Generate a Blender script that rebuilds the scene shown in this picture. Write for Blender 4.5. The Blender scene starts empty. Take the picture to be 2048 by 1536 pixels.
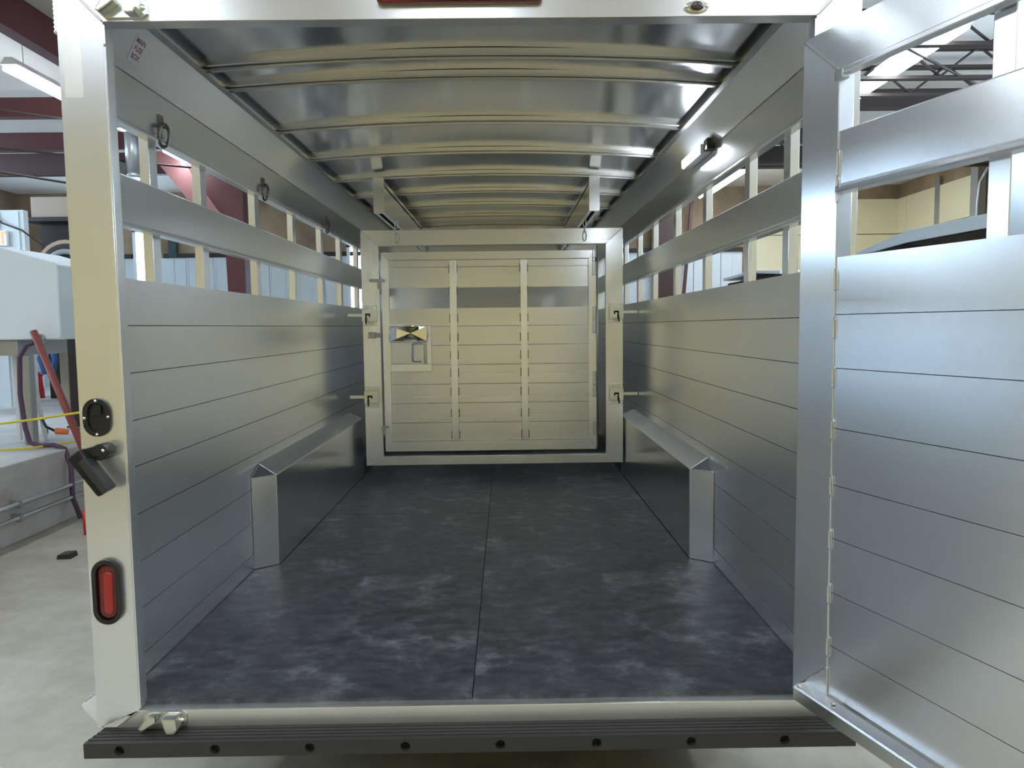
import bpy, bmesh, math, random
from mathutils import Vector, Matrix
random.seed(4)
SC = bpy.context.scene
COL = SC.collection
PI = math.pi

# ---------------------------------------------------------------- camera, world, exposure
cam = bpy.data.cameras.new('camera'); cam_o = bpy.data.objects.new('camera', cam); COL.objects.link(cam_o)
YAW, PITCH, ROLL = 0.00753856, -0.07760954, -0.01228460
fwd = Vector((math.sin(YAW)*math.cos(PITCH), math.cos(YAW)*math.cos(PITCH), math.sin(PITCH)))
r0 = Vector((math.cos(YAW), -math.sin(YAW), 0)); u0 = r0.cross(fwd)
rt = r0*math.cos(ROLL) + u0*math.sin(ROLL); up = u0*math.cos(ROLL) - r0*math.sin(ROLL)
cam_o.matrix_world = Matrix(((rt.x, up.x, -fwd.x, 1.11427), (rt.y, up.y, -fwd.y, -2.14275), (rt.z, up.z, -fwd.z, 1.13429), (0, 0, 0, 1)))
cam.sensor_fit = 'HORIZONTAL'; cam.sensor_width = 36.0; cam.lens = 1477.119/2048*36.0
cam.clip_start = 0.02; cam.clip_end = 200
SC.camera = cam_o

world = bpy.data.worlds.new('world'); SC.world = world; world.use_nodes = True
bgn = world.node_tree.nodes['Background']; bgn.inputs['Color'].default_value = (0.75, 0.87, 1.0, 1); bgn.inputs['Strength'].default_value = 1.0

VS = SC.view_settings
SC.display_settings.display_device = 'sRGB'
VS.view_transform = 'Standard'; VS.look = 'None'; VS.gamma = 1.0; VS.use_curve_mapping = False
VS.exposure = 0.33
TUBE = 20.0      # brightness of the fluorescent tubes
DAY = 15.0       # brightness of the daylight panes, both the real and the added ones

# ---------------------------------------------------------------- materials
def mat(name, col, rough=0.5, metal=0.0, spec=0.5, emit=None, estr=0.0, coat=0.0, trans=0.0):
    m = bpy.data.materials.new(name); m.use_nodes = True
    b = m.node_tree.nodes['Principled BSDF']
    b.inputs['Base Color'].default_value = (*col, 1); b.inputs['Roughness'].default_value = rough
    b.inputs['Metallic'].default_value = metal; b.inputs['Specular IOR Level'].default_value = spec
    b.inputs['Coat Weight'].default_value = coat; b.inputs['Transmission Weight'].default_value = trans
    if emit:
        b.inputs['Emission Color'].default_value = (*emit, 1); b.inputs['Emission Strength'].default_value = estr
    return m
def nn(m, t, **kw):
    n = m.node_tree.nodes.new(t)
    for k, v in kw.items(): setattr(n, k, v)
    return n
def lk(m, a, b): m.node_tree.links.new(a, b)
def bsdf(m): return m.node_tree.nodes['Principled BSDF']
def noise(m, scale, detail=4.0, stretch=(1, 1, 1), rough=0.55):
    tc = nn(m, 'ShaderNodeTexCoord'); mp = nn(m, 'ShaderNodeMapping'); mp.inputs['Scale'].default_value = stretch
    n = nn(m, 'ShaderNodeTexNoise'); n.inputs['Scale'].default_value = scale; n.inputs['Detail'].default_value = detail; n.inputs['Roughness'].default_value = rough
    lk(m, tc.outputs['Object'], mp.inputs['Vector']); lk(m, mp.outputs['Vector'], n.inputs['Vector'])
    return n
def ramp(m, fac, stops):
    r = nn(m, 'ShaderNodeValToRGB'); e = r.color_ramp.elements
    while len(e) < len(stops): e.new(0.5)
    for i, (p, c) in enumerate(stops):
        e[i].position = p; e[i].color = (*c, 1) if len(c) == 3 else c
    lk(m, fac, r.inputs['Fac']); return r
def mixcol(m, a, b, fac, mode='MIX'):
    x = nn(m, 'ShaderNodeMix', data_type='RGBA', blend_type=mode)
    if isinstance(fac, float): x.inputs[0].default_value = fac
    else: lk(m, fac, x.inputs[0])
    lk(m, a, x.inputs[6]); lk(m, b, x.inputs[7]); return x.outputs[2]
def bump(m, h, strength, dist):
    b = nn(m, 'ShaderNodeBump'); b.inputs['Strength'].default_value = strength; b.inputs['Distance'].default_value = dist
    lk(m, h, b.inputs['Height']); lk(m, b.outputs['Normal'], bsdf(m).inputs['Normal']); return b

METAL = 0.86
def aluminium(name, tangent, streak, col=(0.86, 0.88, 0.91), rough=0.26, aniso=0.55, var=0.012):
    m = mat(name, col, rough, METAL); b = bsdf(m)
    b.inputs['Anisotropic'].default_value = aniso
    t = nn(m, 'ShaderNodeCombineXYZ')
    for i in range(3): t.inputs[i].default_value = tangent[i]
    lk(m, t.outputs[0], b.inputs['Tangent'])
    n = noise(m, 1.0, 5, streak)
    r = ramp(m, n.outputs['Fac'], [(0.25, tuple(c*(1-var) for c in col)), (0.75, tuple(min(1, c*(1+var)) for c in col))])
    lk(m, r.outputs['Color'], b.inputs['Base Color'])
    mr = nn(m, 'ShaderNodeMapRange'); mr.inputs['To Min'].default_value = rough-0.012; mr.inputs['To Max'].default_value = rough+0.012
    lk(m, n.outputs['Fac'], mr.inputs['Value']); lk(m, mr.outputs[0], b.inputs['Roughness'])
    return m
M = {}
M['alu_h'] = aluminium('aluminium brushed lengthwise', (0.12, 0.1, 1), (0.15, 0.15, 45), rough=.24)
M['alu_gate'] = aluminium('aluminium brushed across', (0.1, 0.12, 1), (0.2, 0.2, 45), col=(0.77, 0.775, 0.78), rough=0.27)
M['alu_v'] = aluminium('aluminium brushed upright', (0.72, 0.69, 0.06), (45, 45, .2), rough=0.27)
M['alu_door'] = aluminium('aluminium brushed door plank', (0.1, 0.1, 1), (0.2, 0.2, 40), rough=0.25)
M['alu_mill'] = mat('aluminium mill finish', (0.86, 0.87, 0.89), 0.22, 1.0)
M['weld'] = mat('weld bead', (0.82, 0.82, 0.8), 0.22, 1.0)
M['chrome'] = mat('polished chrome', (0.85, 0.84, 0.8), 0.07, 1.0)
M['zinc'] = mat('zinc cast steel', (0.70, 0.72, 0.68), 0.30, 1.0)
m = M['roof'] = mat('roof sheet aluminium', (0.72, 0.73, 0.75), 0.16, 1.0)
bump(m, noise(m, 1.6, 2, (1, 0.7, 1)).outputs['Fac'], 0.16, 0.06)
M['bow'] = mat('roof bow aluminium', (0.68, 0.68, 0.66), 0.25, 1.0)
m = M['mat'] = mat('black rubber mat', (0.03, 0.032, 0.036), 0.45, 0.0, 0.5)
na = noise(m, 4.5, 10, (1, .8, 1), 0.72); nb = noise(m, 11, 7, (1, 1.6, 1), 0.7)
ra = ramp(m, na.outputs['Fac'], [(0.32, (0.034, 0.036, 0.043)), (0.54, (0.066, 0.069, 0.079)), (0.70, (0.21, 0.215, 0.22))])
rb = ramp(m, nb.outputs['Fac'], [(0.40, (0.55, 0.56, 0.6)), (0.72, (1.6, 1.6, 1.55))])
lk(m, mixcol(m, ra.outputs['Color'], rb.outputs['Color'], 1.0, 'MULTIPLY'), bsdf(m).inputs['Base Color'])
bump(m, noise(m, 160, 3).outputs['Fac'], 0.25, 0.002)
M['black'] = mat('black plastic', (0.012, 0.012, 0.013), 0.28, 0.0, 0.5)
M['black_matt'] = mat('matt black rubber', (0.010, 0.0095, 0.009), 0.55, 0, 0.35)
M['steel_dark'] = mat('dark aged steel', (0.22, 0.20, 0.17), 0.32, 1.0)
M['bumper'] = mat('dark rubber bumper', (0.034, 0.031, 0.029), 0.55)
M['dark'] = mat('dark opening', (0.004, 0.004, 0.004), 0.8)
M['red_lens'] = mat('red lamp lens', (0.33, 0.008, 0.006), 0.12, 0, 0.5, coat=0.6)
M['red_lens_dark'] = mat('deep red lamp housing', (0.11, 0.006, 0.006), 0.14, 0, 0.5, coat=0.5)
M['sticker'] = mat('pale sticker', (0.62, 0.60, 0.62), 0.45)
M['ink'] = mat('maroon ink', (0.18, 0.03, 0.04), 0.5)
M['film'] = mat('clear protective film', (0.86, 0.85, 0.83), 0.30, 0.88)
M['led'] = mat('led lens', (0.9, 0.95, 1), 0.2, emit=(0.82, 0.91, 1.0), estr=130.0)
# shop
m = M['concrete'] = mat('concrete floor', (0.5, 0.47, 0.41), 0.42)
n1 = noise(m, 0.5, 8, (1, 1, 1), 0.62); n2 = noise(m, 5, 8)
r1 = ramp(m, n1.outputs['Fac'], [(0.3, (0.33, 0.305, 0.24)), (0.5, (0.50, 0.47, 0.385)), (0.7, (0.64, 0.61, 0.52))])
r2 = ramp(m, n2.outputs['Fac'], [(0.3, (0.8, 0.78, 0.74)), (0.7, (1.1, 1.1, 1.1))])
lk(m, mixcol(m, r1.outputs['Color'], r2.outputs['Color'], 1.0, 'MULTIPLY'), bsdf(m).inputs['Base Color'])
m = M['dock'] = mat('painted dock concrete', (0.55, 0.54, 0.52), 0.55)
n1 = noise(m, 1.7, 8, (1, 1, 1.5), 0.65)
lk(m, ramp(m, n1.outputs['Fac'], [(0.3, (0.36, 0.27, 0.21)), (0.45, (0.52, 0.49, 0.47)), (0.7, (0.66, 0.65, 0.65))]).outputs['Color'], bsdf(m).inputs['Base Color'])
M['ceiling'] = mat('white ceiling liner', (0.80, 0.75, 0.70), 0.6)
M['cream'] = mat('cream wall liner', (0.88, 0.78, 0.52), 0.5)
M['tan_wall'] = mat('tan wall liner', (0.86, 0.68, 0.32), 0.55)
M['liner'] = mat('white metal liner', (0.74, 0.78, 0.80), 0.42)
m = M['insul'] = mat('brown insulation', (0.36, 0.25, 0.16), 0.8)
n1 = noise(m, 1.3, 6)
lk(m, ramp(m, n1.outputs['Fac'], [(0.3, (0.20, 0.14, 0.09)), (0.55, (0.38, 0.27, 0.17)), (0.75, (0.50, 0.37, 0.25))]).outputs['Color'], bsdf(m).inputs['Base Color'])
M['maroon'] = mat('maroon painted steel', (0.095, 0.022, 0.024), 0.5)
M['maroon_lit'] = mat('maroon steel lit pink', (0.30, 0.13, 0.125), 0.6)  # maroon brace steel with its lit, pinkish tone put into the colour
M['maroon_dk'] = mat('dark maroon steel', (0.055, 0.018, 0.016), 0.55)
M['joist'] = mat('dark joist steel', (0.035, 0.022, 0.018), 0.6)
M['galv'] = mat('galvanised steel', (0.46, 0.47, 0.48), 0.42, 0.8)
M['white_paint'] = mat('white paint', (0.82, 0.84, 0.86), 0.35)
M['panel_white'] = mat('bluish white sheet', (0.86, 0.94, 1.0), 0.28, 0.0, 0.6)
M['hose_red'] = mat('maroon rubber hose', (0.26, 0.055, 0.045), 0.45)
M['hose_purple'] = mat('dark purple hose', (0.10, 0.05, 0.10), 0.5)
M['yellow'] = mat('yellow cord', (0.80, 0.66, 0.05), 0.5)
M['orange'] = mat('orange plug', (0.85, 0.20, 0.06), 0.45)
M['red'] = mat('red can', (0.62, 0.03, 0.03), 0.4)
M['blue'] = mat('blue plastic', (0.03, 0.10, 0.30), 0.4)
M['wood'] = mat('grey board', (0.30, 0.25, 0.20), 0.7)
M['card'] = mat('cardboard', (0.50, 0.38, 0.30), 0.8)
M['tyre'] = mat('tyre rubber', (0.025, 0.024, 0.025), 0.65)
M['tube'] = mat('fluorescent tube', (1, 1, 1), 0.4, emit=(0.79, 0.90, 1.0), estr=TUBE)
M['day'] = mat('daylight pane', (0.9, 0.95, 1), 0.3, emit=(0.56, 0.78, 1.0), estr=DAY)
M['exit'] = mat('lit exit sign', (0.9, 0.2, 0.1), 0.4, emit=(1.0, 0.12, 0.05), estr=3.0)

# ---------------------------------------------------------------- mesh helpers
ORG = {}
class MB:
    """collects geometry in world coordinates and links it as ONE mesh object"""
    def __init__(s, T=None): s.v, s.f, s.sm, s.T = [], [], [], T
    def add(s, vs, fs, smooth=False):
        o = len(s.v); s.v += [Vector(p) for p in vs]; s.f += [[o+i for i in f] for f in fs]; s.sm += [smooth]*len(fs); return s
    def box(s, x0, x1, y0, y1, z0, z1):
        vs = [(x, y, z) for x in (x0, x1) for y in (y0, y1) for z in (z0, z1)]
        return s.add(vs, [(0, 1, 3, 2), (4, 6, 7, 5), (0, 4, 5, 1), (2, 3, 7, 6), (0, 2, 6, 4), (1, 5, 7, 3)])
    def bar(s, p, q, w, h, upv=(0, 0, 1)):
        p, q = Vector(p), Vector(q); d = (q-p).normalized(); u = Vector(upv)
        if abs(d.dot(u)) > 0.99: u = Vector((0, 1, 0))
        a = d.cross(u).normalized(); b = a.cross(d)
        vs = [c + a*(i*w/2) + b*(j*h/2) for c in (p, q) for i in (-1, 1) for j in (-1, 1)]
        return s.add(vs, [(0, 1, 3, 2), (4, 6, 7, 5), (0, 4, 5, 1), (2, 3, 7, 6), (0, 2, 6, 4), (1, 5, 7, 3)])
    def prism(s, poly, p, q, a, b, smooth=False):
        """polygon (list of 2-d points in axes a,b) swept from p to q"""
        p, q, a, b = Vector(p), Vector(q), Vector(a), Vector(b); n = len(poly)
        if (q-p).dot(a.cross(b)) < 0: poly = poly[::-1]
        vs = [c + a*x + b*y for c in (p, q) for x, y in poly]
        s.add(vs, [[i, (i+1) % n, n+(i+1) % n, n+i] for i in range(n)], smooth)
        o = len(s.v)-2*n
        s.f += [[o+i for i in range(n)][::-1], [o+n+i for i in range(n)]]; s.sm += [False, False]; return s
    def cyl(s, p, q, r, n=16, r2=None):
        p, q = Vector(p), Vector(q); d = (q-p).normalized(); u = Vector((0, 0, 1)) if abs(d.z) < 0.9 else Vector((1, 0, 0))
        a = d.cross(u).normalized(); b = d.cross(a); r2 = r if r2 is None else r2
        vs = [c + a*(rr*math.cos(t)) + b*(rr*math.sin(t)) for c, rr in ((p, r), (q, r2)) for t in [2*PI*i/n for i in range(n)]]
        s.add(vs, [[i, (i+1) % n, n+(i+1) % n, n+i] for i in range(n)], True)
        o = len(s.v)-2*n; s.f += [[o+i for i in range(n)][::-1], [o+n+i for i in range(n)]]; s.sm += [False, False]; return s
    def tube(s, pts, r, n=8, closed=False):
        pts = [Vector(p) for p in pts]; k = len(pts); rings = []
        prev = None
        for i, p in enumerate(pts):
            if closed: d = (pts[(i+1) % k]-pts[i-1]).normalized()
            else: d = (pts[min(i+1, k-1)]-pts[max(i-1, 0)]).normalized()
            u = prev if prev else (Vector((0, 0, 1)) if abs(d.z) < 0.9 else Vector((1, 0, 0)))
            a = d.cross(u).normalized(); b = a.cross(d).normalized(); prev = b
            rr = r[i] if isinstance(r, (list, tuple)) else r
            rings.append([p + a*(rr*math.cos(2*PI*j/n)) + b*(rr*math.sin(2*PI*j/n)) for j in range(n)])
        vs = [v for g in rings for v in g]; fs = []
        for i in range(k if closed else k-1):
            i2 = (i+1) % k
            for j in range(n): fs.append([i*n+j, i*n+(j+1) % n, i2*n+(j+1) % n, i2*n+j])
        s.add(vs, fs, True)
        if not closed:
            o = len(s.v)-k*n; s.f += [[o+j for j in range(n)][::-1], [o+(k-1)*n+j for j in range(n)]]; s.sm += [False, False]
        return s
    def dome(s, c, rx, ry, rz, axis, n=16, rings=4, smooth=True):
        """half ellipsoid bulging along axis (unit vector); rx,rz radii across, ry height"""
        ax = Vector(axis); u = Vector((0, 0, 1)) if abs(ax.z) < 0.9 else Vector((1, 0, 0)); a = ax.cross(u).normalized(); b = a.cross(ax)
        c = Vector(c); vs = []; fs = []
        for i in range(rings):
            t = PI/2*i/rings
            for j in range(n):
                q = 2*PI*j/n; vs.append(c + a*(rx*math.cos(t)*math.cos(q)) + b*(rz*math.cos(t)*math.sin(q)) + ax*(ry*math.sin(t)))
        vs.append(c+ax*ry)
        for i in range(rings-1):
            for j in range(n): fs.append([i*n+j, i*n+(j+1) % n, (i+1)*n+(j+1) % n, (i+1)*n+j])
        for j in range(n): fs.append([(rings-1)*n+j, (rings-1)*n+(j+1) % n, rings*n])
        fs.append([j for j in range(n)][::-1])
        return s.add(vs, fs, smooth)
    def build(s, name, m, parent=None, bev=0.0, seg=2, at=None, kind=None):
        me = bpy.data.meshes.new(name); root = parent
        while root is not None and root.parent is not None: root = root.parent
        org = Vector(ORG[root.name]) if root is not None else Vector(at or (0, 0, 0))
        vs = [s.T @ v for v in s.v] if s.T else s.v
        me.from_pydata([v-org for v in vs], [], s.f)
        for p, q in zip(me.polygons, s.sm): p.use_smooth = q
        bm = bmesh.new(); bm.from_mesh(me); bmesh.ops.recalc_face_normals(bm, faces=bm.faces)
        if bev:
            es = [e for e in bm.edges if len(e.link_faces) == 2 and e.calc_face_angle(0) > 0.6]
            bmesh.ops.bevel(bm, geom=es, offset=bev, segments=seg, affect='EDGES', profile=0.6, clamp_overlap=True)
        bm.to_mesh(me); bm.free()
        me.materials.append(m)
        o = bpy.data.objects.new(name, me); COL.objects.link(o)
        if parent is not None: o.parent = parent
        else: o.location = org; ORG[o.name] = tuple(org)
        if kind: o['kind'] = kind
        return o
def tag(o, label, cat, group=None):
    o['label'] = label; o['category'] = cat
    if group: o['group'] = group
    return o
def thing(name, loc, label, cat, group=None):
    o = bpy.data.objects.new(name, None); COL.objects.link(o); o.location = loc; o.empty_display_size = 0.1
    ORG[o.name] = tuple(loc); return tag(o, label, cat, group)
def struct(o): o['kind'] = 'structure'; return o
def stadium(w, h, n=10):
    """outline of an upright slot shape, width w, height h"""
    r = w/2; k = h/2-r
    return [(r*math.cos(PI*i/n), k+r*math.sin(PI*i/n)) for i in range(n+1)] + [(r*math.cos(PI+PI*i/n), -k+r*math.sin(PI+PI*i/n)) for i in range(n+1)]

# ---------------------------------------------------------------- the shop building (setting)
GZ = -0.50; CZ = 3.72; FY = 12.0; BY = -6.5; LX = -8.0; RX = 8.6
floor = struct(MB().box(LX-.2, RX+.2, BY-.2, FY+.2, GZ-.2, GZ).build('floor', M['concrete']))
dock = struct(MB().box(LX, -2.72, -1.0, FY, GZ, 0.12).build('floor_dock', M['dock'], bev=.012))
ceil = struct(MB().box(LX-.2, RX+.2, BY-.2, FY+.2, CZ, CZ+.15).build('ceiling', M['ceiling']))
for x0, x1, y, zb, h in ((LX, RX, 5.95, 3.42, .2), (LX, RX, 7.42, 3.42, .22), (LX, RX, 8.6, 3.36, .30), (LX, RX, 3.0, 3.48, .18), (LX, RX, 0.6, 3.46, .2), (LX, RX, -2.4, 3.46, .2), (LX, RX, -5.4, 3.46, .2), (LX, RX, -8.2, 3.46, .2)):
    for xa, xb, mm in ((x0, 2.2, M['maroon'] if y < 8 else M['maroon_dk']), (2.21, x1, M['joist'])):
        MB().box(xa, xb, y-.01, y+.01, zb, zb+h).box(xa, xb, y-.06, y+.06, zb-.012, zb).build('beam', mm, ceil)
# long rafter above the left post
MB().box(-2.63, -2.61, 1.2, FY, 3.42, CZ).box(-2.68, -2.56, 1.2, FY, 3.40, 3.42).build('rafter', M['maroon'], ceil)
# thin tie rods and bar joists on the right
for a, b, r in (((4.2, 2.9, 3.40), (8.0, 6.2, 3.40), .012), ((3.6, 3.4, 3.36), (7.6, 6.6, 3.36), .012), ((5.3, 3.0, 3.42), (8.3, 6.0, 3.42), .014),
                ((-7.0, 4.2, 3.1), (-2.2, 8.2, 3.25), .012), ((-6.5, 3.0, 2.95), (-2.8, 6.0, 2.6), .012), ((-5.2, 4.4, 3.36), (-2.4, 6.4, 3.3), .009)):
    MB().cyl(a, b, r, 8).build('tie_rod', M['joist'], ceil)
def joist(y, x0, x1, zt, depth):
    MB().box(x0, x1, y-.035, y+.035, zt-.03, zt).box(x0, x1, y-.035, y+.035, zt-depth-.03, zt-depth).build('joist_chord', M['joist'], ceil)
    n = int((x1-x0)/.34); w = MB()
    for i in range(n):
        xa = x0+(x1-x0)*i/n; xb = x0+(x1-x0)*(i+1)/n
        w.cyl((xa, y, zt-(0 if i % 2 else depth)), (xb, y, zt-(depth if i % 2 else 0)), .012, 6)
    w.build('joist_web', M['joist'], ceil)
for y in (4.05, 4.75, 5.25): joist(y, 3.0, RX, 3.62 if y > 4.1 else 3.66, .26)
joist(8.0, 3.0, RX, 3.64, .34)

def wall_panel_run(parent, x0, x1, y, z0, z1, step, m, name='liner_sheet'):
    """ribbed metal sheets standing on the far wall"""
    x = x0
    while x < x1-.01:
        xb = min(x+step, x1); mb = MB().box(x+.004, xb-.004, y-.02, y, z0, z1)
        for k in (0.0, 0.5): mb.box(x+(xb-x)*k+.01, x+(xb-x)*k+.035, y-.035, y-.02, z0, z1)
        mb.build(name, m, parent); x = xb
wf = struct(MB().box(LX, RX, FY, FY+.2, GZ, CZ).build('wall_back', M['insul']))
wall_panel_run(wf, -7.9, -5.83, FY, 0.12, 2.5, .52, M['liner'])
wall_panel_run(wf, -5.42, -1.86, FY, 0.12, 2.5, .52, M['liner'])
wall_panel_run(wf, -1.55, 5.62, FY, 0.12, 2.5, .52, M['liner'])
MB().box(-7.9, -5.9, FY-.06, FY, 2.5, 2.58).box(-5.3, 5.62, FY-.06, FY, 2.5, 2.58).build('girt', M['joist'], wf)
MB().prism([(3.98, 0.0), (4.28, 0.0), (4.32, CZ), (3.94, CZ)], (0, FY-.28, 0), (0, FY-.04, 0), (1, 0, 0), (0, 0, 1)).build('column', M['maroon_dk'], wf)
MB().prism([(-2.62, .12), (-2.42, .12), (-2.40, CZ), (-2.70, CZ)], (0, 8.0, 0), (0, 8.22, 0), (1, 0, 0), (0, 0, 1)).build('column', M['maroon'], wf)
MB().prism([(-3.78, 3.72), (-3.40, 3.72), (-2.60, 2.55), (-2.60, 2.22)], (0, 7.96, 0), (0, 7.99, 0), (1, 0, 0), (0, 0, 1)).build('brace', M['maroon_lit'], wf)
MB().prism([(-3.46, 3.72), (-2.66, 3.72), (-2.62, 2.50)], (0, 8.02, 0), (0, 8.06, 0), (1, 0, 0), (0, 0, 1)).build('gusset_plate', M['maroon'], wf)
MB().bar((4.62, FY-.25, 3.72), (4.40, FY-.25, 1.0), .05, .07).build('brace', M['maroon'], wf)
MB().box(-5.20, -5.05, FY-.07, FY-.005, 2.5, 3.3).build('door_track', mat('dark green steel', (0.02, 0.045, 0.045), .5), wf)
# daylight doorways in the far wall
w1 = struct(MB().box(-5.80, -5.46, FY-.05, FY-.01, 0.12, 2.98).build('window_1', M['day']))
MB().box(-5.86, -5.80, FY-.08, FY, .12, 3.04).box(-5.46, -5.42, FY-.08, FY, .12, 3.04).box(-5.86, -5.42, FY-.08, FY, 2.98, 3.04).build('window_frame', M['white_paint'], w1)
w2 = struct(MB().box(-1.80, -1.60, FY-.05, FY-.01, 1.40, 2.66).build('window_2', M['day']))
MB().box(-1.86, -1.80, FY-.08, FY, 1.34, 2.72).box(-1.60, -1.55, FY-.08, FY, 1.34, 2.72).box(-1.86, -1.55, FY-.08, FY, 2.66, 2.72).build('window_frame', M['white_paint'], w2)
# cream overhead door on the far right of the back wall and along the right wall
for k in range(6): MB().box(5.70, 8.55, FY-.06, FY-.01, GZ+.66*k, GZ+.66*k+.645).build('door_panel', M['cream'], wf)

wr = struct(MB().box(RX, RX+.2, BY, FY, GZ, CZ).build('wall_right', M['insul']))
for k in range(6):
    for j in range(3): MB().box(RX-.06, RX-.01, 10.15+1.0*j-.5, 10.15+1.0*j+.49, GZ+.66*k, GZ+.66*k+.645).build('door_panel', M['cream'], wr)
for y in (10.15, 11.15): MB().box(RX-.08, RX-.06, y-.56, y-.44, GZ, 3.6).build('door_rib', M['galv'], wr)
MB().box(RX-.16, RX-.03, 9.42, 9.6, GZ, 3.62).build('door_track', M['galv'], wr)
MB().tube([(RX-.2, 9.35, -.4), (RX-.2, 9.35, 2.95), (RX-.2, 9.30, 3.25), (RX-.2, 9.1, 3.45), (RX-.2, 8.7, 3.55), (RX-.2, 7.6, 3.60)], .025, 8).build('conduit', M['galv'], wr)
MB().box(RX-.12, RX, 8.72, 8.98, GZ, CZ).build('column', M['maroon_dk'], wr)
for k in range(3): MB().box(RX-.12, RX, 5.2-4.2*k, 5.46-4.2*k, GZ, CZ).build('column', M['maroon_dk'], wr)
for k in range(7): MB().box(RX-.03, RX, BY+.1+2.0*k, BY+2.05+2.0*k, GZ, 2.18).build('liner_sheet', M['tan_wall'] if k < 4 else M['liner'], wr)
wl = struct(MB().box(LX-.2, LX, BY, FY, GZ, CZ).build('wall_left', M['insul']))
for k in range(9): MB().box(LX, LX+.03, BY+.1+2.4*k, BY+2.45+2.4*k, GZ, 3.4 if k < 5 else 2.35).build('liner_sheet', M['tan_wall'] if k < 5 else M['liner'], wl)
wb = struct(MB().box(LX, RX, BY-.2, BY, GZ, CZ).build('wall_front', M['tan_wall']))
for k in range(6):
    for j in range(3): MB().box(-5.0+4.2*j, -1.0+4.2*j, BY, BY+.05, GZ+.6*k, GZ+.6*k+.585).build('door_panel', M['tan_wall'], wb)
# unseen glowing window panes added in both long walls for bluish side light
nwin = 3
for sx, ys in ((LX+.02, (4.6, 7.6)), (RX-.02, (-1.4, 1.4, 4.2))):
    for y in ys:
        w = struct(MB().box(sx-.02, sx+.02, y-1.2, y+1.2, 2.45 if sx < 0 else 2.25, 3.25).build('window_%d' % nwin, M['day'])); nwin += 1
        fr = MB()
        for a in (-1.23, -.4, .4, 1.23): fr.box(sx-.04, sx+.04, y+a-.03, y+a+.03, 2.41, 3.29)
        for z in (2.42 if sx < 0 else 2.22, 3.28): fr.box(sx-.04, sx+.04, y-1.26, y+1.26, z-.03, z+.03)
        fr.build('window_frame', M['white_paint'], w)

# ---------------------------------------------------------------- fluorescent strip lights hung under the ceiling
def strip_light(x, y0, y1, z, label, w=1.0):
    t = thing('strip_light', (x, (y0+y1)/2, z), label, 'ceiling light', 'fluorescent strip lights')
    MB().prism([(-.13*w, .03), (.13*w, .03), (.06*w, .09), (-.06*w, .09)], (x, y0, z), (x, y1, z), (1, 0, 0), (0, 0, 1)).build('housing', M['white_paint'], t)
    for dx in (-.09, 0, .09): MB().cyl((x+dx*w, y0+.03, z+.005), (x+dx*w, y1-.03, z+.005), .026, 8).build('tube', M['tube'], t)
    for y in (y0+.2, y1-.2): MB().cyl((x, y, z+.1), (x, y, CZ), .004, 6).build('hanger', M['galv'], t)
strip_light(-3.12, 4.42, 6.45, 3.40, 'lit fluorescent strip under the ceiling beside the long maroon rafter', .55)
strip_light(-3.12, 7.4, 9.2, 3.40, 'second fluorescent strip along the maroon rafter, farther toward the back wall', .55)
strip_light(4.62, 3.7, 5.5, 3.40, 'glaring fluorescent strip above the middle slat gap of the open rear door')
strip_light(4.62, 8.7, 11.3, 3.40, 'far fluorescent strip seen through the upper gap of the right trailer wall')
strip_light(-3.12, -3.5, -1.3, 3.40, 'fluorescent strip behind the camera on the left side')
strip_light(0.85, -3.5, -1.3, 3.40, 'fluorescent strip behind the camera on the trailer axis')
strip_light(-1.15, -3.5, -1.3, 3.40, 'added fluorescent strip behind the camera between the left one and the middle one')  # extra strip added to brighten the tan wall and rear frame
strip_light(2.80, -3.5, -1.3, 3.40, 'added fluorescent strip behind the camera between the middle one and the right one')  # second extra strip, also added for a brighter rear frame
strip_light(4.62, -3.5, -1.3, 3.40, 'fluorescent strip behind the camera on the right side')
strip_light(6.4, 8.3, 10.4, 3.50, 'added fluorescent strip before the cream overhead door, hidden behind the open trailer door')  # hidden strip added to brighten the cream panels
strip_light(7.0, 5.0, 6.9, 3.40, 'added fluorescent strip over the second trailer, outermost on the right')  # added to throw more light on the cream door
strip_light(-3.12, .2, 2.6, 3.40, 'fluorescent strip above the left side of the trailer')
strip_light(4.62, .0, 2.4, 3.40, 'fluorescent strip above the right side of the trailer')

# ---------------------------------------------------------------- the trailer
TR = thing('livestock_trailer', (1.0, 0.0, GZ), 'bare aluminium livestock trailer seen through its open rear, with black mats inside', 'trailer')
NY = 5.5                      # nose wall
XW = (-.08, 2.08)             # inner faces of the two side walls
# rear frame
for s, x0, x1 in ((0, -.128, 0.0), (1, 2.0, 2.128)):
    MB().prism([(x0, -.055), (x1, -.055+.055), (x1, 1.996), (x0, 2.125)] if s == 0 else [(x0, 0), (x1, -.055), (x1, 2.125), (x0, 1.996)], (0, 0, 0), (0, .053, 0), (1, 0, 0), (0, 0, 1)).build('frame_post', M['alu_v'], TR, bev=.002)
MB().prism([(0.0, 1.996), (2.0, 1.996), (2.128, 2.125), (-.128, 2.125)], (0, 0, 0), (0, .053, 0), (1, 0, 0), (0, 0, 1)).build('header', M['alu_gate'], TR, bev=.002)
MB().prism([(-.07, -.055), (2.07, -.055), (2.0, 0), (0, 0)], (0, 0, 0), (0, .045, 0), (1, 0, 0), (0, 0, 1)).build('sill', M['alu_gate'], TR, bev=.003)
MB().box(-.004, .004, .003, .034, .004, 1.93).build('door_stop', M['alu_v'], TR, bev=.001)
MB().box(1.996, 2.004, .003, .034, .004, 1.93).build('door_stop', M['alu_v'], TR, bev=.001)
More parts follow.
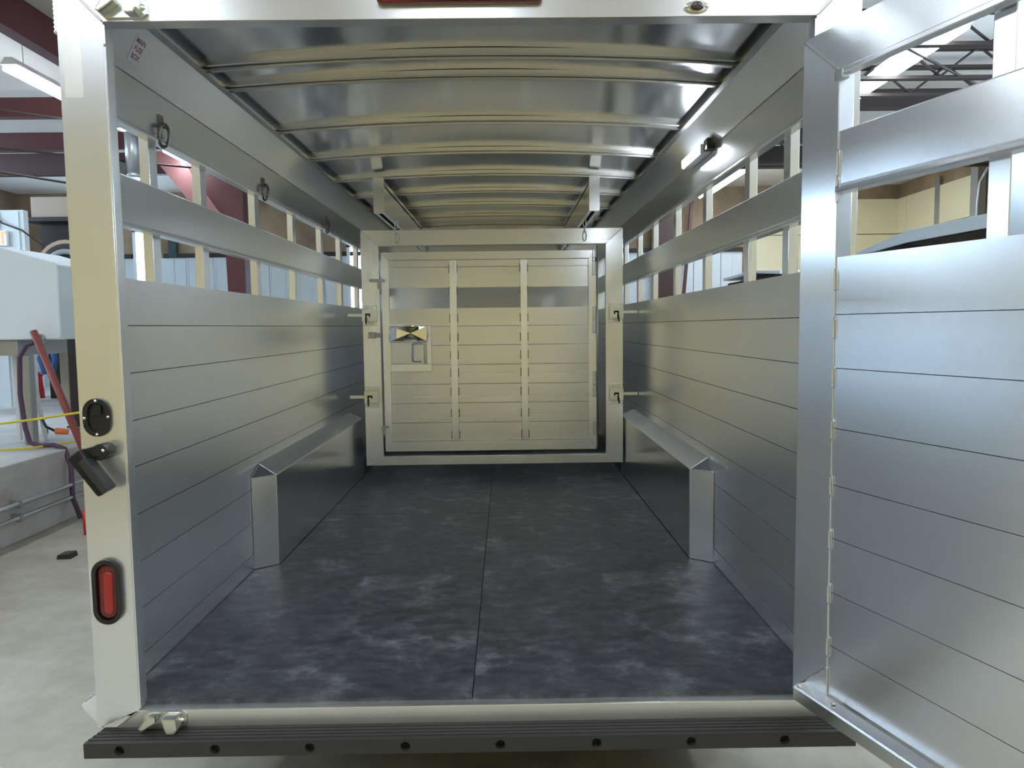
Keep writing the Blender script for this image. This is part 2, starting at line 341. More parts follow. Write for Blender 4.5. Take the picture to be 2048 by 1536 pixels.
def bead(p, q, r, name='weld', parent=TR, n=None):
    """a rippled weld seam from p to q"""
    p, q = Vector(p), Vector(q); L = (q-p).length; n = n or max(6, int(L/.005)*2)
    pts = [p.lerp(q, i/n) for i in range(n+1)]
    return MB().tube(pts, [r*(1.0 if i % 2 else .62) for i in range(n+1)], 6).build(name, M['weld'], parent)
bead((-.072, 0, 2.07), (-.002, 0, 1.998), .004); bead((2.072, 0, 2.07), (2.002, 0, 1.998), .004)
bead((-.07, 0, -.053), (-.001, 0, -.001), .003); bead((2.07, 0, -.053), (2.001, 0, -.001), .003)
bead((.001, .004, 1.99), (.001, .004, 1.935), .004); bead((1.999, .004, 1.99), (1.999, .004, 1.935), .004)
bead((-.131, .004, 2.11), (-.131, .004, 1.965), .007, n=24)
MB().box(-.114, -.064, -.0012, .002, 1.79, 2.12).build('protective_film', M['film'], TR)

# side walls: base rail > planks, slats, posts
PZ = [.085, .237, .39, .545, .70, .849, 1.001, 1.152, 1.302]
POSTY = [.47, .90, 1.55, 2.20, 2.85, 3.42, 4.05, 4.70]
def slat_profile(z0, z1, t=.028, lip=.008):
    """(inward, up) outline of a slat extrusion with a rolled lip along its bottom edge"""
    return [(-t, z0), (lip, z0), (lip+.002, z0+.006), (lip, z0+.014), (0, z0+.018), (-.003, z0+.021), (0, z0+.024), (0, z1-.004), (-.004, z1), (-t, z1)]
for side, xw in enumerate(XW):
    sg = 1 if side == 0 else -1          # inward direction
    def X(d): return xw + sg*d
    wall = MB().prism([(-.04, -.05), (.0015, -.05), (.0015, .0835), (-.04, .0835)], (xw, .05, 0), (xw, NY, 0), (sg, 0, 0), (0, 0, 1)).build('side_wall', M['alu_h'], TR)
    for z0, z1 in zip(PZ[:-1], PZ[1:]):
        MB().prism([(-.03, z0-.003), (-.012, z0-.003), (-.012, z0+.0013), (0, z0+.0013), (0, z1-.0013), (-.012, z1-.0013), (-.012, z1-.0035), (-.03, z1-.0035)], (xw, .05, 0), (xw, NY, 0), (sg, 0, 0), (0, 0, 1)).build('plank', M['alu_h'], wall)
    for z0 in PZ[:-1]: MB().prism([(-.0125, z0-.0025), (-.006, z0-.0025), (-.006, z0+.0022), (-.0125, z0+.0022)], (xw, .05, 0), (xw, NY, 0), (sg, 0, 0), (0, 0, 1)).build('joint_dark_bar', M['dark'], wall)  # dark bar added in each groove for the dirt and shade there
    MB().prism(slat_profile(1.463, 1.627), (xw, .05, 0), (xw, NY, 0), (sg, 0, 0), (0, 0, 1)).build('slat', M['alu_h'], wall)
    MB().prism(slat_profile(1.782, 1.953), (xw, .05, 0), (xw, NY, 0), (sg, 0, 0), (0, 0, 1)).build('slat', M['alu_h'], wall)
    MB().prism([(-.03, 1.954), (0, 1.954), (.068, 2.087), (.068, 2.13), (-.03, 2.13)], (xw, .05, 0), (xw, NY, 0), (sg, 0, 0), (0, 0, 1)).build('cove_panel', M['alu_h'], wall)
    for y in POSTY:
        a, b = sorted((X(-.0305), X(-.064)))
        MB().box(a, b, y, y+.06, -.05, 2.0).build('post', M['alu_v'], wall, bev=.002)
# floor deck, nose wall
MB().box(-.08, 2.08, .045, NY, -.04, -.001).build('floor_deck', M['black_matt'], TR)  # deck coloured black to give the mat seams their shade
nose = MB().box(-.11, 2.11, NY, NY+.03, -.05, 2.12).build('nose_wall', M['alu_h'], TR)
# unseen running gear under the deck; skirts and members added to block light
for x in (.12, 1.80): MB().box(x, x+.08, .8, NY, -.30, -.041).build('chassis_beam', M['joist'], TR, bev=.003)
for y in (.30, .9, 1.7, 2.5, 3.3, 4.1, 4.9): MB().box(-.10, 2.10, y, y+.06, -.20, -.041).build('crossmember', M['joist'], TR)
for s in (0, 1):
    x0 = -.128 if s == 0 else 2.098
    MB().box(x0, x0+.03, 1.0, NY, -.34, -.05).build('light_block_skirt', M['black_matt'], TR)
    for y in (2.0, 2.85):
        xa, xb = (-.12, .010) if s == 0 else (1.990, 2.12)
        w_ = MB().cyl((xa, y, GZ+.33), (xb, y, GZ+.33), .33, 28).build('wheel', M['tyre'], TR, bev=.02)
        MB().cyl((xa-.004 if s == 0 else xb-.01, y, GZ+.33), (xa+.01 if s == 0 else xb+.004, y, GZ+.33), .19, 24).build('rim', M['galv'], w_)
# roof
def arc_z(x, zc, ze): t = (x-1.0)/1.02; return zc-(zc-ze)*t*t
nx, ny = 24, 44; vs = []; fs = []
for j in range(ny+1):
    for i in range(nx+1):
        x = -.03+2.06*i/nx; vs.append((x, .05+(NY-.05)*j/ny, arc_z(x, 2.172, 2.122)))
for j in range(ny):
    for i in range(nx): a = j*(nx+1)+i; fs.append([a, a+1, a+nx+2, a+nx+1])
rf = MB().add(vs, fs, True).build('roof', M['roof'], TR)
for s in (0, 1):
    xa, xb = (-.03, .012) if s == 0 else (1.988, 2.03)
    MB().box(xa, xb, .053, NY, 2.087, 2.093).box(*((-.03, -.024) if s == 0 else (2.024, 2.03)), .053, NY, 2.093, 2.13).build('roof_rail', M['bow'], rf)
def roof_bow(y, w=1.0):
    prof = [(-.030*w, .02), (-.030*w, -.001), (-.028*w, -.003), (-.020*w, -.003), (-.020*w, .002), (-.012*w, .002), (-.012*w, -.013), (.012*w, -.013), (.012*w, .002), (.020*w, -.003), (.030*w, -.003), (.030*w, .02)]
    n = 28; k = len(prof); vs = []; fs = []
    for i in range(n+1):
        x = -.012+2.024*i/n; z = arc_z(x, 2.150, 2.112)
        vs += [(x, y+a, z+b) for a, b in prof]
    for i in range(n):
        for j in range(k): fs.append([i*k+j, i*k+(j+1) % k, (i+1)*k+(j+1) % k, (i+1)*k+j])
    MB().add(vs, fs).build('roof_bow', M['bow'], rf)
roof_bow(.725, 1.1); 
for y in (.955, 1.613, 2.235, 2.87, 3.49, 4.12, 4.75, 5.3): roof_bow(y)
# ceiling tracks the gate hangs from
for s in (0, 1):
    x0, x1 = (.255, .325) if s == 0 else (1.675, 1.745)
    MB().box(x0, x0+.006, 2.83, 5.4, 1.90, 2.10).box(x1-.006, x1, 2.83, 5.4, 1.90, 2.10).box(x0, x1, 2.83, 5.4, 2.06, 2.075).box(x0, x1, 2.80, 2.83, 1.89, 2.12).box(x0, x0+.022, 2.83, 5.4, 1.894, 1.90).box(x1-.022, x1, 2.83, 5.4, 1.894, 1.90).build('gate_track', M['alu_mill'], TR, bev=.001)

# wheel boxes
for s in (0, 1):
    def P(x, y, z): return (x, y, z) if s == 0 else (2.0-x, y, z)
    xw, xi = -.079, .017
    vs = [P(xw, 1.255, .012), P(xi, 1.328, .012), P(xi, 1.328, .447), P(xw, 1.255, .447), P(xw, 1.365, .498), P(xw, 3.45, .498), P(xi, 3.45, .452), P(xi, 3.45, .012), P(xw, 3.45, .012)]
    wbx = MB().add(vs, [(0, 1, 2, 3), (3, 2, 4), (1, 7, 6, 2), (2, 6, 5, 4), (7, 8, 5, 6), (0, 3, 4, 5, 8), (0, 8, 7, 1)]).build('wheel_box', M['alu_mill'], TR, bev=.002)
    for a, b in ((P(xi, 1.327, .02), P(xi, 1.327, .447)), (P(xi, 1.328, .447), P(xw, 1.363, .498)), (P(xw+.003, 1.253, .447), P(xi, 1.326, .447)), (P(xw+.003, 1.254, .447), P(xw+.003, 1.363, .498)), (P(xw+.004, 1.252, .05), P(xw+.004, 1.252, .447))):
        bead(a, b, .0028, parent=wbx)
# divider gate frame (hangs across the bay) and swing gate inside it
G = 3.27
gate = MB().prism([(.072, .12), (.200, .185), (.200, 1.727), (.072, 1.84)], (0, G, 0), (0, G+.045, 0), (1, 0, 0), (0, 0, 1)).build('divider_gate', M['alu_v'], TR, bev=.002)
MB().prism([(1.972, .12), (1.846, .185), (1.846, 1.727), (1.972, 1.84)], (0, G, 0), (0, G+.045, 0), (1, 0, 0), (0, 0, 1)).build('gate_stile', M['alu_v'], gate, bev=.002)
MB().prism([(.072, 1.84), (.200, 1.727), (1.846, 1.727), (1.972, 1.84)], (0, G, 0), (0, G+.045, 0), (1, 0, 0), (0, 0, 1)).build('gate_rail', M['alu_gate'], gate, bev=.002)
MB().prism([(.072, .12), (.200, .185), (1.846, .185), (1.972, .12)], (0, G, 0), (0, G+.045, 0), (1, 0, 0), (0, 0, 1)).build('gate_rail', M['alu_gate'], gate, bev=.002)
for s in (0, 1):
    for zb in (1.15, .555):
        def bx(a, b): return (a, b) if s == 0 else (2.045-b, 2.045-a)
        lt = MB().box(*bx(.074, .180), G-.005, G, zb, zb+.15).build('slam_latch', M['zinc'], gate, bev=.0015)
        q = MB().box(*bx(.076, .178), G-.045, G-.005, zb+.032, zb+.122)
        q.box(*bx(-.030, .08), G-.032, G-.016, zb+.068, zb+.090)
        x = bx(.104, .112); q.build('latch_box', M['zinc'], gate, bev=.003)
        xs = .112 if s == 0 else 2.045-.112+.03
        d = 1 if s == 0 else -1
        xh = .100 if s == 0 else 1.925
        MB().box(xh, xh+.010, G-.049, G-.0445, zb+.030, zb+.088).box(xh-(0.026 if s else 0), xh+(.010 if s else .036), G-.049, G-.0445, zb+.078, zb+.090).box(xh+(-.026 if s else .027), xh+(-.017 if s else .036), G-.049, G-.0445, zb+.066, zb+.08).build('latch_slot', M['dark'], gate)
        MB().tube([(xh+.005, G-.047, zb+.07), (xh+.006, G-.066, zb+.05), (xh+.009, G-.066, zb+.012)], .005, 8).build('latch_pull', M['black'], gate)
        nb = MB()
        for xx in (.088, .166):
            for zz in (zb+.136, zb+.016): nb.cyl((xx if s == 0 else 2.045-xx, G-.012, zz), (xx if s == 0 else 2.045-xx, G-.004, zz), .0075, 8)
        nb.build('latch_bolt', M['chrome'], gate)
for x in (.334, 1.693):   # hanging chain links
    for k, (z0, z1, tw) in enumerate(((1.745, 1.815, 0), (1.807, 1.850, 1), (1.842, 1.905, 0))):
        w = .013 if k == 0 else .010
        pts = []
        for i in range(16):
            t = 2*PI*i/16; a = w*math.cos(t); b = (z0+z1)/2+((z1-z0)/2)*math.sin(t)
            pts.append((x+a, G-.012, b) if not tw else (x, G-.012+a, b))
        MB().tube(pts, .004, 6, True).build('chain_link', M['zinc'], gate)

sw = MB().prism([(.215, .222), (.266, .295), (.266, 1.624), (.215, 1.683)], (0, G+.003, 0), (0, G+.045, 0), (1, 0, 0), (0, 0, 1)).build('swing_gate', M['alu_v'], TR, bev=.0015)
MB().prism([(1.778, .222), (1.722, .295), (1.722, 1.624), (1.778, 1.683)], (0, G+.003, 0), (0, G+.045, 0), (1, 0, 0), (0, 0, 1)).build('gate_stile', M['alu_v'], sw, bev=.0015)
MB().prism([(.215, 1.683), (.266, 1.624), (1.722, 1.624), (1.778, 1.683)], (0, G+.003, 0), (0, G+.045, 0), (1, 0, 0), (0, 0, 1)).build('gate_rail', M['alu_gate'], sw, bev=.0015)
MB().prism([(.215, .222), (.266, .295), (1.722, .295), (1.778, .222)], (0, G+.003, 0), (0, G+.045, 0), (1, 0, 0), (0, 0, 1)).build('gate_rail', M['alu_gate'], sw, bev=.0015)
for z0, z1, xs in ((.295, .432, .266), (.432, .577, .266), (.577, .717, .266), (.717, .86, .266), (.86, 1.003, .568), (1.003, 1.142, .568), (1.142, 1.276, .266), (1.421, 1.572, .266), (1.572, 1.624, .266)):
    MB().prism([(-.003, z0+.0022), (-.003, z1-.0022), (.022, z1-.0022), (.022, z0+.0022)], (xs, G+.026, 0), (1.722, G+.026, 0), (0, 1, 0), (0, 0, 1)).build('slat', M['alu_gate'], sw)
for x0, x1 in ((.709, .760), (1.225, 1.274)):
    st = MB().box(x0, x1, G+.001, G+.026, .297, 1.622).build('stud', M['alu_v'], sw, bev=.002)
    for z in (1.56, 1.40, 1.20, 1.06, .93, .80, .66, .50, .34):
        MB().box(x0-.006, x1+.006, G+.017, G+.0245, z-.03, z+.03).build('weld', M['steel_dark'], sw)
# feed hatch in the swing gate
MB().box(.262, .568, G-.004, G+.02, 1.149, 1.163).box(.262, .568, G-.004, G+.02, .815, .868).box(.536, .568, G-.004, G+.02, .868, 1.149).box(.262, .276, G-.004, G+.02, .868, 1.149).build('feed_frame', M['alu_v'], sw, bev=.0015)
MB().box(.277, .513, G-.002, G+.014, .870, 1.033).build('feed_door', M['alu_gate'], sw, bev=.002)
MB().tube([(.505, G-.003, 1.018), (.44, G-.003, 1.018), (.432, G-.022, 1.012), (.43, G-.03, .99), (.43, G-.03, .92), (.432, G-.022, .893), (.44, G-.003, .888), (.495, G-.003, .888)], .006, 8).build('pull_handle', M['galv'], sw)
a, b, c_, d_ = (.272, G-.03, 1.036), (.540, G-.03, 1.036), (.540, G-.03, 1.147), (.272, G-.03, 1.147); apx = (.405, G+.10, 1.095)
MB().add([a, b, c_, d_, apx], [(0, 1, 4), (1, 2, 4), (2, 3, 4), (3, 0, 4)]).build('feed_hopper', M['chrome'], sw)
MB().tube([a, b, (.545, G-.04, 1.09), c_, d_, (.268, G-.04, 1.09)], .005, 6, True).build('hopper_rim', M['chrome'], sw)
# gate latches and hinges
for z, h, xa, xb in ((1.468, .022, .132, .24), (.400, .018, .192, .245)):
    MB().box(xa, xb, G-.018, G+.002, z, z+h).box(xb-.05, xb-.03, G-.016, G, z-.05, z).build('slide_bolt', M['galv'], sw, bev=.002)
MB().box(.115, .165, G-.03, G, 1.06, 1.105).box(.165, .205, G-.022, G-.004, 1.066, 1.10).build('gate_catch', M['galv'], sw, bev=.003)
for z0, z1 in ((1.50, 1.63), (1.60, 1.70), (1.175, 1.27), (1.08, 1.18), (.70, .80), (.61, .71), (.33, .43)):
    MB().box(1.768, 1.778, G-.008, G+.002, z0, z1).box(1.752, 1.756, G-.005, G+.002, z0, z1).box(1.752, 1.778, G-.005, G+.002, z0, z0+.004).box(1.752, 1.778, G-.005, G+.002, z1-.004, z1).build('hinge', M['galv'], sw, bev=.001)
MB().cyl((1.784, G-.004, .24), (1.784, G-.004, 1.72), .006, 8).build('hinge_pin', M['galv'], sw)

# ------- rear door, swung open on the right post
DX, DY = 1.965, 0.0; dd = Vector((.312, -.950, 0)).normalized(); nn_ = Vector((dd.y, -dd.x, 0))   # nn_ points to the inner side
DT = Matrix(((dd.x, nn_.x, 0, DX), (dd.y, nn_.y, 0, DY), (0, 0, 1, 0), (0, 0, 0, 1)))             # local x = along door, y = inward, z = up
M['alu_dstile'] = aluminium('aluminium brushed door stile', (0.3, -0.95, 0.05), (45, 45, .2), rough=0.26)
def D(): return MB(DT)
rd = D().prism([(0, .037), (.14, .165), (.14, 1.80), (0, 1.924)], (0, 0, 0), (0, -.05, 0), (1, 0, 0), (0, 0, 1)).build('rear_door', M['alu_dstile'], TR, bev=.002)
D().prism([(0, 1.924), (.14, 1.80), (1.80, 1.80), (1.94, 1.924)], (0, 0, 0), (0, -.05, 0), (1, 0, 0), (0, 0, 1)).build('door_rail', M['alu_door'], rd, bev=.002)
D().box(.135, 1.80, -.02, .012, 1.786, 1.800).build('rail_lip', M['alu_door'], rd, bev=.002)
D().prism([(0, .037), (.14, .165), (1.80, .165), (1.94, .037)], (0, -.03, 0), (0, -.05, 0), (1, 0, 0), (0, 0, 1)).build('door_rail', M['alu_door'], rd, bev=.002)
D().prism([(.002, .039), (.1405, .165), (.1405, .039)], (0, 0, 0), (0, -.03, 0), (1, 0, 0), (0, 0, 1)).build('corner_gusset', M['alu_dstile'], rd)
D().prism([(1.94, .037), (1.80, .165), (1.80, 1.80), (1.94, 1.924)], (0, 0, 0), (0, -.05, 0), (1, 0, 0), (0, 0, 1)).build('door_stile', M['alu_dstile'], rd, bev=.002)
DZ = [.09, .230, .383, .537, .687, .845, 1.010, 1.156, 1.311]
for z0, z1 in zip(DZ[:-1], DZ[1:]):
    D().prism([(-.028, z0-.003), (-.014, z0-.003), (-.014, z0+.0010), (-.003, z0+.0010), (-.003, z1-.0010), (-.014, z1-.0010), (-.014, z1-.0035), (-.028, z1-.0035)], (.141, 0, 0), (1.80, 0, 0), (0, 1, 0), (0, 0, 1)).build('plank', M['alu_door'], rd)
for z0 in DZ[1:-1]: D().box(.142, 1.799, -.0145, -.0075, z0-.0018, z0+.0018).build('joint_dark_bar', M['dark'], rd)  # same added dark bars, grime and shade of the door joints
D().prism([(a-.003, z) for a, z in slat_profile(1.481, 1.646, .028, .010)], (.141, 0, 0), (1.80, 0, 0), (0, 1, 0), (0, 0, 1)).build('slat', M['alu_door'], rd)
for s0 in (.555, 1.02, 1.45):
    D().box(s0, s0+.052, -.085, -.0285, .10, 1.80).build('post', M['alu_dstile'], rd, bev=.002)
D().prism([(-.003, .085), (.043, .081), (.046, .076), (.046, .040), (.040, .040), (.040, .074), (-.003, .078)], (.058, 0, 0), (1.88, 0, 0), (0, 1, 0), (0, 0, 1)).build('bottom_ledge', M['alu_mill'], rd, bev=.0012)
D().cyl((.19, .02, .085), (.19, .02, .090), .006, 10).cyl((.075, .035, .082), (.075, .035, .090), .008, 8).build('ledge_screw', M['chrome'], rd)
bead(DT @ Vector((.004, .001, .041)), DT @ Vector((.139, .001, .163)), .0035, parent=rd)
bead(DT @ Vector((.004, .001, 1.920)), DT @ Vector((.139, .001, 1.802)), .0035, parent=rd)
bead(DT @ Vector((.141, .0, .165)), DT @ Vector((.141, .0, .088)), .003, parent=rd)
for zc in (1.56, 1.49, 1.25, 1.12, .985, .84, .683, .533, .378, .225):   # slotted weld rings along the stile
    h = .034 if zc > 1.4 else .028
    pts = [DT @ Vector((.141+.006*math.cos(t), .0, zc+h*(1 if math.sin(t) > 0 else -1)*min(1, abs(math.sin(t))*1.3))) for t in [2*PI*i/20 for i in range(20)]]
    MB().tube(pts, .0015, 6, True).build('weld_ring', M['weld'], rd)
for z in (1.72, 1.0, .30): MB().cyl((2.012, -.012, z-.05), (2.012, -.012, z+.05), .012, 12).box(2.012, 2.06, -.008, -.0005, z-.04, z+.04).build('hinge', M['zinc'], rd, bev=.001)
D().box(.135, .165, -.012, .014, 1.775, 1.797).build('bolt_tab', M['zinc'], rd, bev=.002)
D().cyl((.15, -.003, 1.492), (.15, .008, 1.492), .008, 8).build('slat_bolt', M['chrome'], rd)

# ------- fittings of the rear frame
def oval_ring(name, cx, cz, w, h, y0, y1, m, inner=None, parent=TR):
    o = stadium(w, h); n = len(o)
    if inner:
        i_ = stadium(*inner); vs = [(cx+a, y, cz+b) for y in (y1, y0) for ring in (o, i_) for a, b in ring]
        fs = []
        for k in range(n):
            k2 = (k+1) % n
            fs += [[k, k2, n+k2, n+k], [2*n+k, 2*n+k2, k2, k], [n+k, n+k2, 3*n+k2, 3*n+k], [2*n+k2, 2*n+k, 3*n+k, 3*n+k2]]
        return MB().add(vs, fs).build(name, m, parent, bev=.0025)
    return MB().prism([(cx+a, cz+b) for a, b in o], (0, y0, 0), (0, y1, 0), (1, 0, 0), (0, 0, 1)).build(name, m, parent, bev=.002)
dl = oval_ring('door_latch', -.074, .886, .080, .112, 0.0, -.010, M['black'], inner=(.052, .084))
oval_ring('latch_pocket', -.074, .886, .052, .084, -.0005, -.002, M['black'], parent=dl)
MB().prism([(-.015, 0), (.013, .004), (.015, .032), (-.006, .034)], (-.074, -.002, .890), (-.074, -.009, .890), (1, 0, 0), (0, 0, 1)).build('latch_paddle', M['black'], dl, bev=.002)
for a, b in ((0, .049), (-.034, -.001), (.034, .002), (0, -.049)): MB().dome((-.074+a, -.010, .886+b), .0048, .0035, .0048, (0, -1, 0), 10, 3).build('screw', M['chrome'], dl)
# lever handle
ch = MB().cyl((-.050, 0, .790), (-.050, -.050, .790), .024, 18).bar((-.050, -.036, .795), (-.100, -.042, .782), .030, .034).build('lever_handle', M['black'], TR, bev=.004)
MB().bar((-.108, -.062, .793), (-.030, -.054, .678), .046, .038, (0, -1, 0)).build('grip', M['black_matt'], ch, bev=.010, seg=3)
MB().bar((-.084, -.062, .775), (-.018, -.060, .684), .026, .046, (0, -1, 0)).build('grip_face', mat('grey black plastic', (.028, .029, .027), .45), ch, bev=.006)
MB().dome((-.038, -.050, .796), .006, .004, .006, (0, -1, 0), 10, 3).build('screw', M['chrome'], ch)
# tail light
tl = oval_ring('tail_light', -.070, .369, .084, .196, 0.0, -.016, M['black'], inner=(.058, .168))
MB().dome((0, 0, 0), 1, 1, 1, (0, -1, 0), 4, 2)
def stadium_dome(name, cx, cz, w, h, y0, depth, m, parent, rings=5):
    vs = []; n = 0
    for k in range(rings+1):
        t = PI/2*k/rings; sc = math.cos(t)
        o = stadium(max(w*sc, .001), h-w+max(w*sc, .001)); n = len(o)
        vs += [(cx+a, y0-depth*math.sin(t), cz+b) for a, b in o]
    fs = [[k*n+i, k*n+(i+1) % n, (k+1)*n+(i+1) % n, (k+1)*n+i] for k in range(rings) for i in range(n)]
    fs.append(list(range(n))); fs.append([rings*n+i for i in range(n)])
    return MB().add(vs, fs, True).build(name, m, parent)
stadium_dome('lens_rim', -.070, .369, .060, .170, -.004, .010, M['red_lens_dark'], tl)
stadium_dome('lens', -.066, .366, .030, .130, -.0115, .006, M['red_lens'], tl)
# centre header light bar
hl = MB().prism([(.768, 2.038), (.778, 2.033), (1.218, 2.033), (1.228, 2.038), (1.228, 2.096), (1.218, 2.101), (.778, 2.101), (.768, 2.096)], (0, 0, 0), (0, -.020, 0), (1, 0, 0), (0, 0, 1)).build('header_light', M['red_lens_dark'], TR, bev=.006, seg=3)
nseg = 24; vs = []
for i in range(nseg+1):
    x = .785+.426*i/nseg; d = .010*math.sin(PI*i/nseg)
    vs += [(x, -.020-d*.3-.001, 2.036), (x, -.026-d, 2.044), (x, -.026-d, 2.090), (x, -.020-d*.3-.001, 2.098)]
MB().add(vs, [[i*4+j, i*4+j+1, i*4+j+5, i*4+j+4] for i in range(nseg) for j in range(3)], True).build('lens', M['red_lens'], hl)
# small chrome licence lamp
pl_ = MB().prism([(1.660+.034*math.cos(t), 2.020+.016*math.sin(t)) for t in [2*PI*i/20 for i in range(20)]], (0, 0, 0), (0, -.008, 0), (1, 0, 0), (0, 0, 1)).build('marker_lamp', M['chrome'], TR, bev=.002)
MB().dome((1.660, -.008, 2.020), .020, .016, .013, (0, -1, 0), 16, 4).build('lens', mat('dark lamp glass', (.05, .03, .03), .05, coat=1.0), pl_)
for x in (1.632, 1.688): MB().dome((x, -.008, 2.020), .0055, .004, .0055, (0, -1, 0), 10, 3).build('screw', M['chrome'], pl_)
# cam keepers
def keeper(cx, cz, up_):
    base = MB().prism([(cx-.066, cz-.017), (cx-.05, cz-.028), (cx+.05, cz-.028), (cx+.066, cz-.017), (cx+.066, cz+.017), (cx+.05, cz+.028), (cx-.05, cz+.028), (cx-.066, cz+.017)], (0, 0, 0), (0, -.008, 0), (1, 0, 0), (0, 0, 1)).build('lock_keeper', M['zinc'], TR, bev=.003)
    MB().prism([(-.016, 0), (.026, 0), (.030, -.034*up_), (.022, -.05*up_), (-.004, -.05*up_), (-.010, -.03*up_)], (cx+.022, -.008, cz+.022*up_), (cx+.022, -.045, cz+.022*up_), (1, 0, 0), (0, 0, 1)).build('keeper_jaw', M['zinc'], base, bev=.005)
    MB().prism([(-.014, 0), (.012, 0), (.012, -.018*up_), (-.03, -.046*up_), (-.042, -.038*up_)], (cx-.026, -.008, cz+.024*up_), (cx-.026, -.038, cz+.024*up_), (1, 0, 0), (0, 0, 1)).build('keeper_jaw', M['zinc'], base, bev=.005)
    for x in (cx-.052, cx+.052): MB().dome((x, -.008, cz), .009, .007, .009, (0, -1, 0), 12, 3).build('bolt_head', M['chrome'], base)
keeper(.064, 2.030, 1); keeper(.078, -.028, 1)
# lower left side rub rail end, outside the post
rr = MB().box(-.20, -.130, .03, 1.2, -.075, -.062)
for k in range(4): rr.box(-.198+.0, -.131, .03, 1.2, -.062+.0, -.05)
sr = MB().prism([(-.190, .004), (-.130, .046), (-.130, -.070), (-.184, -.012)], (0, .03, 0), (0, 1.6, 0), (1, 0, 0), (0, 0, 1)).build('rub_rail', M['white_paint'], TR, bev=.002)
for k in range(3):
    t = .25+.25*k; MB().bar((-.190+.060*t, .028, .006+.042*t), (-.190+.060*t, 1.6, .006+.042*t), .003, .004).build('rail_rib', M['galv'], sr)
# rubber bumper with bolt recesses
BX0, BX1, BZ0, BZ1, BYF = -.130, 2.126, -.106, -.062, -.072
HX = [-.027, .251, .527, .805, 1.083, 1.365, 1.642, 1.917]; HZ = -.084; HR = .0145
bp = MB(); NSEG = 16
edges = [BX0+.0] + [(HX[i]+HX[i+1])/2 for i in range(7)] + [BX1]
for i, hx in enumerate(HX):
    xa, xb = edges[i], edges[i+1]; vs = []; fs = []
    for k in range(NSEG):
        t = 2*PI*(k+.5)/NSEG; cx_, cz_ = math.cos(t), math.sin(t)
        vs.append((hx+HR*cx_, BYF, HZ+HR*cz_))
    for k in range(NSEG):
        t = 2*PI*(k+.5)/NSEG; cx_, cz_ = math.cos(t), math.sin(t)
        mx = max(abs(cx_), abs(cz_)); px_, pz_ = cx_/mx, cz_/mx
        vs.append((hx+(xb-hx)*px_ if px_ > 0 else hx+(hx-xa)*px_, BYF, HZ+(BZ1-HZ)*pz_ if pz_ > 0 else HZ+(HZ-BZ0)*pz_))
    for k in range(NSEG): vs.append((hx+HR*math.cos(2*PI*(k+.5)/NSEG), BYF+.022, HZ+HR*math.sin(2*PI*(k+.5)/NSEG)))
    for k in range(NSEG):
        k2 = (k+1) % NSEG; fs += [[k, k2, NSEG+k2, NSEG+k], [k, 2*NSEG+k, 2*NSEG+k2, k2]]
    fs.append([2*NSEG+k for k in range(NSEG)])
    # corner fillers so the face closes to its rectangle
    for (sx, sz, ks) in ((xb, BZ1, (1, 2)), (xa, BZ1, (5, 6)), (xa, BZ0, (9, 10)), (xb, BZ0, (13, 14))):
        vs.append((sx, BYF, sz)); fs.append([NSEG+ks[0], NSEG+ks[1], len(vs)-1])
    bp.add(vs, fs)
bumper = bp.build('bumper', M['bumper'], TR)
prof = [(BYF, BZ0), (BYF, BZ1)]
y = BYF
while y < -.008:
    prof += [(y+.010, BZ1+.003), (y+.0125, BZ1-.001), (y+.0145, BZ1-.001), (y+.0155, BZ1+.003)]; y += .0155
prof += [(.0, BZ1+.004), (.0, BZ0)]
prof = [(a, b+max(0, (a-BYF))*0.06 if b > -.08 else b) for a, b in prof]
# tread on top: ends cut at a slant
vs = [(BX0-(0 if True else 0)+(a-BYF)*-.12*-1*0+(0.0), a, b) for a, b in prof]
n = len(prof); VL = [(BX0+(a-BYF)*.30, a+.0006, b) for a, b in prof]; VR = [(BX1-(a-BYF)*.30, a+.0006, b) for a, b in prof]
MB().add(VL+VR, [[i, (i+1) % n, n+(i+1) % n, n+i] for i in range(1, n)] + [list(range(n))[::-1], [n+i for i in range(n)]]).build('bumper_tread', M['bumper'], bumper)
for hx in HX: MB().cyl((hx, BYF+.021, HZ), (hx, BYF+.013, HZ), .0075, 6).build('bolt_head', M['dark'], bumper)
# fuse box sticker on the left cove panel
cn = Vector((.068, 0, .133)).normalized(); cnrm = Vector((cn.z, 0, -cn.x))
def CV(yv, t, off=.0): p = Vector((XW[0], yv, 1.954))+cn*t+cnrm*off; return p
stk = MB().add([CV(.255, .038, .0008), CV(.325, .038, .0008), CV(.325, .122, .0008), CV(.255, .122, .0008)], [(0, 1, 2, 3)]).build('fuse_sticker', M['sticker'], TR)
for i, wtxt in enumerate(('MAIN', 'FUSE', 'BOX')):
    cu = bpy.data.curves.new('lettering', 'FONT'); cu.body = wtxt; cu.size = .030; cu.align_x = 'CENTER'; cu.align_y = 'CENTER'; cu.offset = .0006
    o = bpy.data.objects.new('lettering', cu); COL.objects.link(o); cu.materials.append(M['ink']); o.parent = stk
    p = CV(.290, .105-.025*i, .0012) - Vector(ORG[TR.name]); xa, ya, za = Vector((0, 1, 0)), cn, cnrm
    o.matrix_local = Matrix(((xa.x*.78, ya.x*.8, za.x, p.x), (xa.y*.78, ya.y*.8, za.y, p.y), (xa.z*.78, ya.z*.8, za.z, p.z), (0, 0, 0, 1)))
